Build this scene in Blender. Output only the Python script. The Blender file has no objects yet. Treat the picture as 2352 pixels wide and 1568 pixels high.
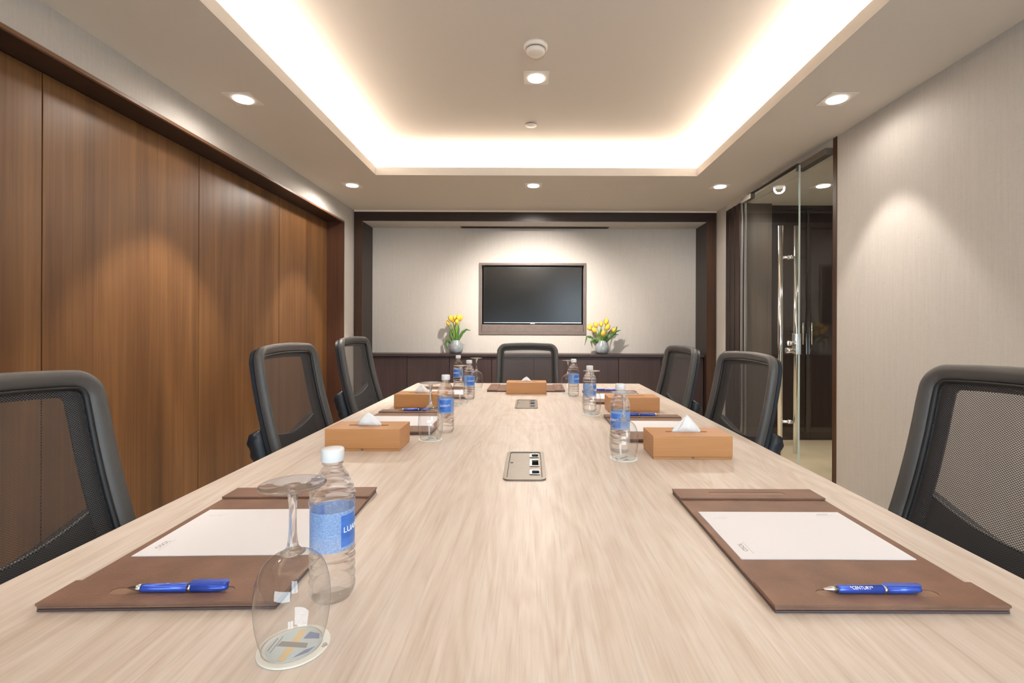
import bpy, bmesh, math, random
from mathutils import Vector, Matrix
from mathutils.geometry import tessellate_polygon
random.seed(7)
R = math.radians
PI = math.pi
COL = bpy.context.scene.collection
CZ = 1.146            # camera height above the floor
TT = 0.75             # table top height

# ---------------------------------------------------------------- materials
def new_mat(name):
    m = bpy.data.materials.new(name); m.use_nodes = True
    nt = m.node_tree
    return m, nt, nt.nodes['Principled BSDF'], nt.nodes['Material Output']

def N(nt, t, **kw):
    n = nt.nodes.new(t)
    for k, v in kw.items(): setattr(n, k, v)
    return n

def simple(name, col, rough=0.5, metal=0.0, spec=0.5, bump=0.0, bscale=80, var=0.0, vscale=12):
    m, nt, b, o = new_mat(name)
    b.inputs['Base Color'].default_value = (*col, 1)
    b.inputs['Roughness'].default_value = rough
    b.inputs['Metallic'].default_value = metal
    b.inputs['Specular IOR Level'].default_value = spec
    tc = N(nt, 'ShaderNodeTexCoord')
    if var > 0:
        nz = N(nt, 'ShaderNodeTexNoise'); nz.inputs['Scale'].default_value = vscale; nz.inputs['Detail'].default_value = 5
        nt.links.new(tc.outputs['Object'], nz.inputs['Vector'])
        mp = N(nt, 'ShaderNodeMapRange'); mp.inputs[1].default_value = .3; mp.inputs[2].default_value = .7
        mp.inputs[3].default_value = 1 - var; mp.inputs[4].default_value = 1 + var
        nt.links.new(nz.outputs['Fac'], mp.inputs[0])
        mx = N(nt, 'ShaderNodeVectorMath', operation='SCALE'); mx.inputs[0].default_value = col
        nt.links.new(mp.outputs[0], mx.inputs['Scale']); nt.links.new(mx.outputs[0], b.inputs['Base Color'])
    if bump > 0:
        nz = N(nt, 'ShaderNodeTexNoise'); nz.inputs['Scale'].default_value = bscale; nz.inputs['Detail'].default_value = 4
        nt.links.new(tc.outputs['Object'], nz.inputs['Vector'])
        bp = N(nt, 'ShaderNodeBump'); bp.inputs['Strength'].default_value = bump; bp.inputs['Distance'].default_value = .002
        nt.links.new(nz.outputs['Fac'], bp.inputs['Height']); nt.links.new(bp.outputs[0], b.inputs['Normal'])
    return m

def ramp(nt, fac, stops):
    r = N(nt, 'ShaderNodeValToRGB')
    el = r.color_ramp.elements
    while len(el) < len(stops): el.new(.5)
    for e, (p, c) in zip(el, stops):
        e.position = p; e.color = (*c, 1)
    nt.links.new(fac, r.inputs['Fac'])
    return r.outputs['Color']

def noise(nt, vec, scale, detail=5, rough=.55, dist=0):
    n = N(nt, 'ShaderNodeTexNoise')
    n.inputs['Scale'].default_value = scale; n.inputs['Detail'].default_value = detail
    n.inputs['Roughness'].default_value = rough; n.inputs['Distortion'].default_value = dist
    nt.links.new(vec, n.inputs['Vector'])
    return n.outputs['Fac']

def mapping(nt, sc, loc=(0,0,0), src='Object', obj_space=None):
    tc = N(nt, 'ShaderNodeTexCoord')
    mp = N(nt, 'ShaderNodeMapping')
    mp.inputs['Scale'].default_value = sc; mp.inputs['Location'].default_value = loc
    nt.links.new(tc.outputs[src], mp.inputs['Vector'])
    return mp.outputs['Vector']

def mixc(nt, a, b, fac, mode='MIX'):
    n = N(nt, 'ShaderNodeMix', data_type='RGBA', blend_type=mode)
    if isinstance(fac, (int, float)): n.inputs[0].default_value = fac
    else: nt.links.new(fac, n.inputs[0])
    for sock, v in ((n.inputs[6], a), (n.inputs[7], b)):
        if isinstance(v, tuple): sock.default_value = (*v, 1)
        else: nt.links.new(v, sock)
    return n.outputs[2]

def wood(name, stops, sc_across=22, sc_along=.9, axis='z', rough=.4, fine=.5, spec=.4, bump=.08, darkpore=.35):
    """veneer with grain running along `axis`"""
    m, nt, b, o = new_mat(name)
    s = {'x': (sc_along, sc_across, sc_across), 'y': (sc_across, sc_along, sc_across), 'z': (sc_across, sc_across, sc_along)}[axis]
    s2 = tuple(v * f for v, f in zip(s, {'x': (1.2, 7, 7), 'y': (7, 1.2, 7), 'z': (7, 7, 1.2)}[axis]))
    s3 = {'x': (.5, 3, 3), 'y': (3, .5, 3), 'z': (3, 3, .5)}[axis]
    n1 = noise(nt, mapping(nt, s), 1.0, 6, .62, .6)
    n3 = noise(nt, mapping(nt, s3, (3, 5, 1)), 1.0, 3, .5)
    ad = N(nt, 'ShaderNodeMath', operation='MULTIPLY_ADD'); ad.inputs[1].default_value = .55
    nt.links.new(n3, ad.inputs[0])
    sb = N(nt, 'ShaderNodeMath', operation='MULTIPLY'); sb.inputs[1].default_value = .5
    nt.links.new(n1, sb.inputs[0]); nt.links.new(sb.outputs[0], ad.inputs[2])
    c = ramp(nt, ad.outputs[0], stops)
    n2 = noise(nt, mapping(nt, s2), 1.0, 3, .6)
    mr = N(nt, 'ShaderNodeMapRange'); mr.inputs[1].default_value = .42; mr.inputs[2].default_value = .68
    mr.inputs[3].default_value = 1.0 + .0; mr.inputs[4].default_value = 1 - darkpore
    nt.links.new(n2, mr.inputs[0])
    sc = N(nt, 'ShaderNodeVectorMath', operation='SCALE')
    nt.links.new(c, sc.inputs[0]); nt.links.new(mr.outputs[0], sc.inputs['Scale'])
    nt.links.new(sc.outputs[0], b.inputs['Base Color'])
    b.inputs['Roughness'].default_value = rough; b.inputs['Specular IOR Level'].default_value = spec
    bp = N(nt, 'ShaderNodeBump'); bp.inputs['Strength'].default_value = bump; bp.inputs['Distance'].default_value = .001
    nt.links.new(n2, bp.inputs['Height']); nt.links.new(bp.outputs[0], b.inputs['Normal'])
    return m

def fabric_wall(name, col):
    m, nt, b, o = new_mat(name)
    va = noise(nt, mapping(nt, (420, 420, 22)), 1.0, 2, .6)
    vb = noise(nt, mapping(nt, (22, 22, 420)), 1.0, 2, .6)
    vc = noise(nt, mapping(nt, (90, 90, 3.0)), 1.0, 4, .6)
    a = N(nt, 'ShaderNodeMath', operation='ADD'); nt.links.new(va, a.inputs[0]); nt.links.new(vb, a.inputs[1])
    a2 = N(nt, 'ShaderNodeMath', operation='ADD'); nt.links.new(a.outputs[0], a2.inputs[0]); nt.links.new(vc, a2.inputs[1])
    mr = N(nt, 'ShaderNodeMapRange'); mr.inputs[1].default_value = 1.1; mr.inputs[2].default_value = 1.9
    mr.inputs[3].default_value = .92; mr.inputs[4].default_value = 1.07
    nt.links.new(a2.outputs[0], mr.inputs[0])
    sc = N(nt, 'ShaderNodeVectorMath', operation='SCALE'); sc.inputs[0].default_value = col
    nt.links.new(mr.outputs[0], sc.inputs['Scale']); nt.links.new(sc.outputs[0], b.inputs['Base Color'])
    b.inputs['Roughness'].default_value = .85; b.inputs['Specular IOR Level'].default_value = .15
    bp = N(nt, 'ShaderNodeBump'); bp.inputs['Strength'].default_value = .25; bp.inputs['Distance'].default_value = .001
    nt.links.new(a.outputs[0], bp.inputs['Height']); nt.links.new(bp.outputs[0], b.inputs['Normal'])
    return m

def table_oak(name):
    m, nt, b, o = new_mat(name)
    big = noise(nt, mapping(nt, (5.5, .75, 5), (2.2, .3, 0)), 1.0, 3, .5, 1.0)
    # cathedral figure: rings of a distorted stretched field
    mul = N(nt, 'ShaderNodeMath', operation='MULTIPLY'); mul.inputs[1].default_value = 11
    nt.links.new(big, mul.inputs[0])
    fr = N(nt, 'ShaderNodeMath', operation='PINGPONG'); fr.inputs[1].default_value = .5
    nt.links.new(mul.outputs[0], fr.inputs[0])
    mid = noise(nt, mapping(nt, (64, 3.0, 10), (1, 7, 0)), 1.0, 6, .65, .8)
    fine = noise(nt, mapping(nt, (260, 7, 30)), 1.0, 3, .6)
    a = N(nt, 'ShaderNodeMath', operation='MULTIPLY_ADD'); a.inputs[1].default_value = .26
    nt.links.new(fr.outputs[0], a.inputs[0])
    b2 = N(nt, 'ShaderNodeMath', operation='MULTIPLY_ADD'); b2.inputs[1].default_value = .62; 
    nt.links.new(mid, b2.inputs[0])
    b3 = N(nt, 'ShaderNodeMath', operation='MULTIPLY'); b3.inputs[1].default_value = .34
    nt.links.new(big, b3.inputs[0]); nt.links.new(b3.outputs[0], b2.inputs[2])
    nt.links.new(b2.outputs[0], a.inputs[2])
    c = ramp(nt, a.outputs[0], [(.34, (.51, .425, .355)), (.48, (.59, .505, .44)), (.60, (.645, .57, .51)), (.74, (.69, .63, .58))])
    mr = N(nt, 'ShaderNodeMapRange'); mr.inputs[1].default_value = .5; mr.inputs[2].default_value = .72
    mr.inputs[3].default_value = 1.0; mr.inputs[4].default_value = .86
    nt.links.new(fine, mr.inputs[0])
    sc = N(nt, 'ShaderNodeVectorMath', operation='SCALE')
    nt.links.new(c, sc.inputs[0]); nt.links.new(mr.outputs[0], sc.inputs['Scale'])
    nt.links.new(sc.outputs[0], b.inputs['Base Color'])
    b.inputs['Roughness'].default_value = .42; b.inputs['Specular IOR Level'].default_value = .45
    bp = N(nt, 'ShaderNodeBump'); bp.inputs['Strength'].default_value = .06; bp.inputs['Distance'].default_value = .001
    nt.links.new(fine, bp.inputs['Height']); nt.links.new(bp.outputs[0], b.inputs['Normal'])
    return m

def chair_mesh_mat(name):
    m, nt, b, o = new_mat(name)
    b.inputs['Base Color'].default_value = (.042, .042, .045, 1)
    b.inputs['Roughness'].default_value = .45; b.inputs['Specular IOR Level'].default_value = .6
    tc = N(nt, 'ShaderNodeTexCoord')
    sp = N(nt, 'ShaderNodeSeparateXYZ'); nt.links.new(tc.outputs['UV'], sp.inputs[0])
    def wave(sock, other, pitch, shift):
        k = N(nt, 'ShaderNodeMath', operation='MULTIPLY'); k.inputs[1].default_value = 2 * PI / pitch
        nt.links.new(sock, k.inputs[0])
        s = N(nt, 'ShaderNodeMath', operation='SINE'); nt.links.new(k.outputs[0], s.inputs[0])
        return s.outputs[0]
    su = wave(sp.outputs['X'], None, .0062, 0)
    sv = wave(sp.outputs['Y'], None, .0052, 0)
    ml = N(nt, 'ShaderNodeMath', operation='MULTIPLY'); nt.links.new(su, ml.inputs[0]); nt.links.new(sv, ml.inputs[1])
    gt = N(nt, 'ShaderNodeMath', operation='GREATER_THAN'); gt.inputs[1].default_value = .06
    nt.links.new(ml.outputs[0], gt.inputs[0])
    tr = N(nt, 'ShaderNodeBsdfTransparent')
    mx = N(nt, 'ShaderNodeMixShader')
    nt.links.new(gt.outputs[0], mx.inputs[0]); nt.links.new(b.outputs[0], mx.inputs[1]); nt.links.new(tr.outputs[0], mx.inputs[2])
    nt.links.new(mx.outputs[0], o.inputs['Surface'])
    return m

def thin_glass(name, tint=(.96, .98, .97), refl=1.0):
    m, nt, b, o = new_mat(name)
    nt.nodes.remove(b)
    tr = N(nt, 'ShaderNodeBsdfTransparent'); tr.inputs[0].default_value = (*tint, 1)
    gl = N(nt, 'ShaderNodeBsdfGlossy'); gl.inputs['Roughness'].default_value = .01
    fr = N(nt, 'ShaderNodeFresnel'); fr.inputs['IOR'].default_value = 1.5
    ge = N(nt, 'ShaderNodeNewGeometry')
    iv = N(nt, 'ShaderNodeMath', operation='SUBTRACT'); iv.inputs[0].default_value = 1; nt.links.new(ge.outputs['Backfacing'], iv.inputs[1])
    fm = N(nt, 'ShaderNodeMath', operation='MULTIPLY'); nt.links.new(fr.outputs[0], fm.inputs[0]); nt.links.new(iv.outputs[0], fm.inputs[1])
    f2 = N(nt, 'ShaderNodeMath', operation='MULTIPLY'); f2.inputs[1].default_value = refl; nt.links.new(fm.outputs[0], f2.inputs[0])
    mx = N(nt, 'ShaderNodeMixShader')
    nt.links.new(f2.outputs[0], mx.inputs[0]); nt.links.new(tr.outputs[0], mx.inputs[1]); nt.links.new(gl.outputs[0], mx.inputs[2])
    nt.links.new(mx.outputs[0], o.inputs['Surface'])
    return m

def thin_shell(name):
    """very thin blown glass: clear face-on, reflective and slightly grey edge-on"""
    m, nt, b, o = new_mat(name)
    nt.nodes.remove(b)
    lw = N(nt, 'ShaderNodeLayerWeight'); lw.inputs['Blend'].default_value = .5
    pw = N(nt, 'ShaderNodeMath', operation='POWER'); pw.inputs[1].default_value = 3.0
    nt.links.new(lw.outputs['Facing'], pw.inputs[0])
    tint = ramp(nt, pw.outputs[0], [(0, (.97, .975, .98)), (.5, (.90, .91, .92)), (1, (.55, .56, .58))])
    tr = N(nt, 'ShaderNodeBsdfTransparent'); nt.links.new(tint, tr.inputs[0])
    gl = N(nt, 'ShaderNodeBsdfGlossy'); gl.inputs['Roughness'].default_value = .01
    f = N(nt, 'ShaderNodeMath', operation='MULTIPLY_ADD'); f.inputs[1].default_value = .55; f.inputs[2].default_value = .055
    nt.links.new(pw.outputs[0], f.inputs[0])
    mx = N(nt, 'ShaderNodeMixShader'); nt.links.new(f.outputs[0], mx.inputs[0])
    nt.links.new(tr.outputs[0], mx.inputs[1]); nt.links.new(gl.outputs[0], mx.inputs[2])
    nt.links.new(mx.outputs[0], o.inputs['Surface'])
    return m

def clear(name, ior, mixf, col=(1, 1, 1), rough=0.0):
    """refracting clear body softened with a share of straight transmission"""
    m, nt, b, o = new_mat(name)
    nt.nodes.remove(b)
    gl = N(nt, 'ShaderNodeBsdfGlass'); gl.inputs['IOR'].default_value = ior; gl.inputs['Color'].default_value = (*col, 1)
    gl.inputs['Roughness'].default_value = rough
    tr = N(nt, 'ShaderNodeBsdfTransparent')
    mx = N(nt, 'ShaderNodeMixShader'); mx.inputs[0].default_value = mixf
    nt.links.new(gl.outputs[0], mx.inputs[1]); nt.links.new(tr.outputs[0], mx.inputs[2])
    nt.links.new(mx.outputs[0], o.inputs['Surface'])
    return m

def emit(name, col, s):
    m, nt, b, o = new_mat(name)
    nt.nodes.remove(b)
    e = N(nt, 'ShaderNodeEmission'); e.inputs[0].default_value = (*col, 1); e.inputs[1].default_value = s
    nt.links.new(e.outputs[0], o.inputs['Surface'])
    return m

def label_mat(name):
    """bottle wrap: two deep blue panels, paler see-through blue between them"""
    m, nt, b, o = new_mat(name)
    tc = N(nt, 'ShaderNodeTexCoord')
    sp = N(nt, 'ShaderNodeSeparateXYZ'); nt.links.new(tc.outputs['UV'], sp.inputs[0])
    k = N(nt, 'ShaderNodeMath', operation='MULTIPLY'); k.inputs[1].default_value = 4 * PI
    nt.links.new(sp.outputs['X'], k.inputs[0])
    c = N(nt, 'ShaderNodeMath', operation='COSINE'); nt.links.new(k.outputs[0], c.inputs[0])
    g = N(nt, 'ShaderNodeMath', operation='GREATER_THAN'); g.inputs[1].default_value = .1
    nt.links.new(c.outputs[0], g.inputs[0])
    ab = N(nt, 'ShaderNodeMath', operation='COMPARE'); ab.inputs[1].default_value = .5; ab.inputs[2].default_value = .40
    nt.links.new(sp.outputs['Y'], ab.inputs[0])
    ml = N(nt, 'ShaderNodeMath', operation='MULTIPLY'); nt.links.new(g.outputs[0], ml.inputs[0]); nt.links.new(ab.outputs[0], ml.inputs[1])
    # fine print lines on the paler panels
    ln = noise(nt, mapping(nt, (60, 22, 1), src='UV'), 1.0, 2, .7)
    pale = ramp(nt, ln, [(.40, (.20, .36, .68)), (.64, (.38, .53, .82))])
    deep = ramp(nt, noise(nt, mapping(nt, (3, 4, 1), src='UV'), 1.0, 2), [(.35, (.03, .13, .52)), (.7, (.07, .24, .72))])
    col = mixc(nt, pale, deep, ml.outputs[0])
    nt.links.new(col, b.inputs['Base Color']); b.inputs['Roughness'].default_value = .3
    tr = N(nt, 'ShaderNodeBsdfTransparent'); tr.inputs[0].default_value = (.75, .85, 1, 1)
    f = N(nt, 'ShaderNodeMapRange'); f.inputs[3].default_value = .30; f.inputs[4].default_value = .05
    nt.links.new(ml.outputs[0], f.inputs[0])
    mx = N(nt, 'ShaderNodeMixShader'); nt.links.new(f.outputs[0], mx.inputs[0])
    nt.links.new(b.outputs[0], mx.inputs[1]); nt.links.new(tr.outputs[0], mx.inputs[2])
    nt.links.new(mx.outputs[0], o.inputs['Surface'])
    return m

M = {}
M['fabric'] = fabric_wall('wallcovering', (.50, .475, .445))
M['panel'] = wood('walnut_panel', [(.32, (.056, .023, .009)), (.46, (.108, .047, .016)), (.60, (.162, .075, .026)), (.76, (.225, .110, .042))], 14, .5, 'z', .42, darkpore=.22)
M['edgewood'] = wood('walnut_edging', [(.3, (.13, .06, .03)), (.7, (.24, .13, .075))], 20, 1, 'y', .4)
M['dark'] = wood('dark_wenge', [(.3, (.014, .0075, .006)), (.5, (.026, .014, .011)), (.75, (.045, .024, .018))], 60, 1.2, 'z', .38, darkpore=.4)
M['dark_h'] = wood('dark_wenge_horizontal', [(.3, (.014, .0075, .006)), (.5, (.026, .014, .011)), (.75, (.045, .024, .018))], 60, 1.2, 'x', .35, darkpore=.4)
M['redwood'] = wood('reddish_dark_wood', [(.3, (.040, .014, .007)), (.5, (.070, .026, .012)), (.75, (.11, .043, .02))], 30, 1.0, 'z', .4, darkpore=.3)
M['postface'] = wood('portal_post_face', [(.3, (.022, .010, .006)), (.5, (.042, .018, .009)), (.75, (.07, .03, .014))], 30, 1.0, 'z', .42, darkpore=.3)
M['cab'] = wood('cabinet_wenge', [(.3, (.028, .016, .016)), (.5, (.044, .026, .026)), (.75, (.064, .040, .038))], 45, 1.2, 'z', .36, darkpore=.3)
M['brownpanel'] = wood('corridor_panel', [(.3, (.060, .044, .034)), (.7, (.105, .078, .058))], 50, 1.0, 'z', .45, darkpore=.25)
M['paint'] = simple('ceiling_paint', (.62, .575, .525), .9, spec=.1, bump=.05, bscale=200)
M['paintlip'] = M['paint']
M['cream'] = simple('cream_trim_paint', (.80, .72, .62), .7, spec=.2)
M['floor'] = simple('beige_stone_floor', (.42, .34, .235), .35, var=.14, vscale=3, spec=.4)
M['table'] = table_oak('light_oak_laminate')
M['table_edge'] = simple('table_edge_band', (.55, .42, .31), .5)
M['frame'] = simple('charcoal_plastic', (.068, .066, .066), .38, bump=.25, bscale=900, spec=.5)
M['lip'] = simple('lip_edge_highlight', (.30, .29, .28), .35)  # paler than the shell: its edge highlight is put into the colour
M['black'] = simple('black_rubber', (.012, .012, .013), .5)
M['shell'] = simple('navy_black_plastic', (.010, .014, .022), .42, spec=.5)
M['mesh'] = chair_mesh_mat('black_chair_mesh')
M['seatfab'] = simple('seat_fabric', (.025, .026, .03), .9, bump=.4, bscale=400)
M['chrome'] = simple('chrome', (.80, .79, .77), .12, metal=1)
M['steel'] = simple('brushed_bronze_steel', (.20, .175, .15), .45, metal=.8, var=.05, vscale=40)
M['steel_dark'] = simple('dark_bronze_steel', (.16, .14, .12), .42, metal=.9)
M['leather'] = simple('brown_leather', (.185, .103, .070), .52, bump=.35, bscale=260, var=.18, vscale=14, spec=.4)
M['leather_edge'] = simple('dark_leather_edge', (.085, .058, .060), .5)
M['groove'] = simple('paler_leather_groove', (.25, .15, .10), .6, var=.15, vscale=20)  # groove floor in a paler brown than the rails
M['paper'] = simple('white_paper', (.86, .86, .91), .8, spec=.1)
M['ink'] = simple('grey_ink', (.28, .26, .27), .8)
M['ink_pale'] = simple('pale_grey_ink', (.66, .65, .65), .8)
M['blue'] = simple('metallic_blue_plastic', (.055, .12, .62), .25, metal=.45, spec=.6)
M['silver'] = simple('satin_silver', (.62, .62, .62), .25, metal=1)
M['white'] = simple('white_plastic', (.82, .83, .85), .4)
M['whiteink'] = simple('white_print', (.9, .92, .95), .5)
M['tan'] = wood('tan_wood_grain_leather', [(.3, (.40, .185, .065)), (.5, (.48, .235, .09)), (.75, (.56, .29, .125))], 90, 3.0, 'x', .42, darkpore=.12)
M['tan_top'] = M['tan']
M['slotdark'] = simple('slot_shadow_lining', (.22, .10, .04), .8)
M['tissue'] = simple('tissue_paper', (.88, .90, .93), .9, spec=.05, bump=.2, bscale=120)
M['glass'] = clear('wine_glass', 1.45, .25)
M['bowl'] = thin_shell('thin_wine_glass_wall')
M['water'] = clear('water_bottle_body', 1.28, .52, (.985, .992, 1.0))
M['label'] = label_mat('bottle_wrap')
M['pane'] = thin_glass('door_glass', refl=.55)
M['pane_edge'] = simple('glass_edge', (.50, .58, .54), .15, spec=.8)
M['coaster'] = simple('coaster_card', (.84, .84, .78), .7)
M['co_blue'] = simple('print_slate_blue', (.24, .29, .44), .7)
M['co_pale'] = simple('print_pale_blue', (.62, .70, .72), .7)
M['co_yel'] = simple('print_ochre', (.74, .60, .36), .7)
M['co_grey'] = simple('print_grey', (.33, .32, .31), .7)
M['vase'] = simple('grey_glazed_ceramic', (.25, .28, .30), .22, var=.22, vscale=25, spec=.6)
M['tulip'] = simple('yellow_petal', (.78, .50, .06), .5, var=.12, vscale=60)
M['stem'] = simple('tulip_stem_green', (.22, .36, .06), .5)
M['leaf'] = simple('tulip_leaf_green', (.065, .15, .03), .5, var=.2, vscale=30)
M['screen'] = simple('tv_screen_glass', (.003, .003, .003), .22, spec=.42)
M['bezel'] = simple('tv_bezel', (.02, .02, .022), .3)
M['tvframe'] = simple('taupe_painted_wood', (.135, .105, .095), .5, var=.1, vscale=20)
M['lamp'] = emit('lamp_face', (1.0, .92, .82), 7)
M['void'] = simple('dark_void', (.008, .007, .006), .8)
M['plaster'] = simple('downlight_trim_white', (.70, .65, .60), .6)

# ---------------------------------------------------------------- mesh tools
class MB:
    def __init__(s): s.v = []; s.f = []; s.sm = []; s.uv = {}
    def add(s, vs, fs, smooth=False):
        o = len(s.v); s.v += [tuple(p) for p in vs]
        for f in fs: s.f.append(tuple(i + o for i in f)); s.sm.append(smooth)
        return o
    def box(s, x0, x1, y0, y1, z0, z1):
        vs = [(x, y, z) for x in (x0, x1) for y in (y0, y1) for z in (z0, z1)]
        s.add(vs, [(0,1,3,2), (4,6,7,5), (0,4,5,1), (2,3,7,6), (0,2,6,4), (1,5,7,3)]); return s
    def prism(s, outer, holes, z0, z1):
        """vertical prism over polygon with holes"""
        loops = [outer] + list(holes)
        pts = [p for l in loops for p in l]
        tris = tessellate_polygon([[Vector((p[0], p[1], 0)) for p in l] for l in loops])
        n = len(pts)
        vs = [(p[0], p[1], z0) for p in pts] + [(p[0], p[1], z1) for p in pts]
        fs = []
        for t in tris:
            a, b_, c = (pts[i] for i in t)
            cr = (b_[0]-a[0])*(c[1]-a[1]) - (b_[1]-a[1])*(c[0]-a[0])
            t = tuple(t) if cr > 0 else tuple(reversed(t))
            fs.append(tuple(i + n for i in t)); fs.append(tuple(reversed(t)))
        o = 0
        for l in loops:
            for i in range(len(l)):
                j = (i + 1) % len(l)
                fs.append((o+i, o+j, o+j+n, o+i+n))
            o += len(l)
        s.add(vs, fs); return s
    def lathe(s, prof, seg=48, rf=None, close=True, center=(0, 0, 0)):
        vs = []; fs = []
        for i, (r, z) in enumerate(prof):
            for k in range(seg):
                a = 2*PI*k/seg
                rr = r if rf is None else rf(r, z, a)
                vs.append((center[0]+rr*math.cos(a), center[1]+rr*math.sin(a), center[2]+z))
        for i in range(len(prof)-1):
            for k in range(seg):
                k2 = (k+1) % seg
                fs.append((i*seg+k, i*seg+k2, (i+1)*seg+k2, (i+1)*seg+k))
        o = s.add(vs, fs, True)
        if close:
            s.f.append(tuple(o+k for k in reversed(range(seg)))); s.sm.append(False)
            b = o + (len(prof)-1)*seg
            s.f.append(tuple(b+k for k in range(seg))); s.sm.append(False)
        return s
    def tube(s, pts, rad, seg=12, closed=False, caps=True):
        pts = [Vector(p) for p in pts]; n = len(pts)
        rads = rad if isinstance(rad, (list, tuple)) else [rad]*n
        vs = []; up = None
        for i, p in enumerate(pts):
            a = pts[(i-1) % n] if (closed or i) else p
            b = pts[(i+1) % n] if (closed or i < n-1) else p
            t = (b-a).normalized()
            if up is None:
                up = Vector((0,0,1)) if abs(t.z) < .9 else Vector((1,0,0))
            x = t.cross(up)
            if x.length < 1e-5: x = t.cross(Vector((1,.3,.2)))
            x.normalize(); y = x.cross(t).normalized(); up = y
            for k in range(seg):
                an = 2*PI*k/seg
                vs.append(p + x*math.cos(an)*rads[i] + y*math.sin(an)*rads[i])
        fs = []
        m = n if closed else n-1
        for i in range(m):
            j = (i+1) % n
            for k in range(seg):
                k2 = (k+1) % seg
                fs.append((i*seg+k, j*seg+k, j*seg+k2, i*seg+k2))
        o = s.add(vs, fs, True)
        if caps and not closed:
            s.f.append(tuple(o+k for k in range(seg))); s.sm.append(False)
            s.f.append(tuple(o+(n-1)*seg+k for k in reversed(range(seg)))); s.sm.append(False)
        return s
    def xform(s, fn): s.v = [tuple(fn(*p)) for p in s.v]; return s
    def build(s, name, mat, parent=None, loc=(0,0,0), rot=(0,0,0), bevel=0, seg=2, uvs=None, recalc=True):
        me = bpy.data.meshes.new(name)
        me.from_pydata(s.v, [], s.f); me.validate(); 
        me.polygons.foreach_set('use_smooth', s.sm[:len(me.polygons)])
        if recalc or bevel:
            bm = bmesh.new(); bm.from_mesh(me)
            if recalc: bmesh.ops.recalc_face_normals(bm, faces=bm.faces)
            if bevel:
                es = [e for e in bm.edges if len(e.link_faces) == 2 and e.calc_face_angle(0) > R(30)]
                bmesh.ops.bevel(bm, geom=es, offset=bevel, segments=seg, affect='EDGES', profile=.6, clamp_overlap=True)
            bm.to_mesh(me); bm.free()
        if uvs is not None:
            l = me.uv_layers.new(name='UVMap')
            for lp in me.loops: l.data[lp.index].uv = uvs(me.vertices[lp.vertex_index].co)
        me.materials.append(mat)
        o = bpy.data.objects.new(name, me); COL.objects.link(o)
        o.location = loc; o.rotation_euler = rot
        if parent: o.parent = parent
        return o

def tag(o, label=None, cat=None, group=None, kind=None):
    if label: o['label'] = label
    if cat: o['category'] = cat
    if group: o['group'] = group
    if kind: o['kind'] = kind
    return o
def thing(name, label, cat, loc=(0,0,0), rz=0, group=None):
    o = bpy.data.objects.new(name, None); COL.objects.link(o)
    o.location = loc; o.rotation_euler = (0, 0, rz); o.empty_display_size = .05
    return tag(o, label, cat, group)
def struct(name, label=None, loc=(0,0,0)):
    o = bpy.data.objects.new(name, None); COL.objects.link(o); o.location = loc
    return tag(o, label, kind='structure')
def copy_tree(o, parent=None):
    c = o.copy(); COL.objects.link(c); c.parent = parent
    for ch in list(o.children): copy_tree(ch, c)
    return c
def rrect(x0, x1, y0, y1, r, n=6):
    pts = []
    for cx, cy, a0 in ((x1-r, y1-r, 0), (x0+r, y1-r, 90), (x0+r, y0+r, 180), (x1-r, y0+r, 270)):
        for i in range(n+1):
            a = R(a0 + 90*i/n); pts.append((cx+r*math.cos(a), cy+r*math.sin(a)))
    return pts
def rect(x0, x1, y0, y1): return [(x1, y0), (x1, y1), (x0, y1), (x0, y0)]
def circ(cx, cy, r, n=32): return [(cx+r*math.cos(2*PI*i/n), cy+r*math.sin(2*PI*i/n)) for i in range(n)]

def text_mesh(txt, size, depth=.0002):
    cu = bpy.data.curves.new('txt', 'FONT'); cu.body = txt; cu.size = size; cu.extrude = depth
    cu.align_x = 'CENTER'; cu.align_y = 'CENTER'
    ob = bpy.data.objects.new('txt', cu); COL.objects.link(ob)
    dg = bpy.context.evaluated_depsgraph_get(); dg.update()
    me = bpy.data.meshes.new_from_object(ob.evaluated_get(dg))
    bpy.data.objects.remove(ob); bpy.data.curves.remove(cu)
    mb = MB(); mb.add([v.co[:] for v in me.vertices], [tuple(p.vertices) for p in me.polygons])
    bpy.data.meshes.remove(me)
    return mb

# ---------------------------------------------------------------- room shell
ZS = 1.35 + CZ      # soffit 2.496
ZC = 1.60 + CZ      # raised ceiling 2.746
XL, XP, XR = -2.033, -2.21, 2.14
YB, YN, YR = 5.55, 5.92, -1.9
def part(p, name, mat, *boxes, bevel=0, label=None):
    mb = MB()
    for b in boxes: mb.box(*b)
    o = mb.build(name, mat, p, bevel=bevel)
    if label: o['label'] = label
    return o

fl = MB().box(-2.5, 4.3, -2.1, 6.3, -.12, 0).build('floor', M['floor']); tag(fl, 'pale beige floor seen through the glass door', kind='structure')

cl = struct('ceiling', 'painted drop ceiling with a raised centre and lit cove')
mb = MB().prism(rect(-2.5, XR+.10, -2.1, 6.1), [rect(-1.37, 1.47, -.9, 4.27)], ZS, ZS+.07)
mb.build('soffit', M['paint'], cl)
mb = MB().prism(rect(-1.75, 1.85, -1.25, 4.75), [rect(-1.49, 1.59, -1.02, 4.49)], ZS+.07, ZC)
mb.build('cove_wall', M['paint'], cl)
MB().box(-1.75, 1.85, -1.25, 4.75, ZC, ZC+.1).build('raised_ceiling', M['paint'], cl)

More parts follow.
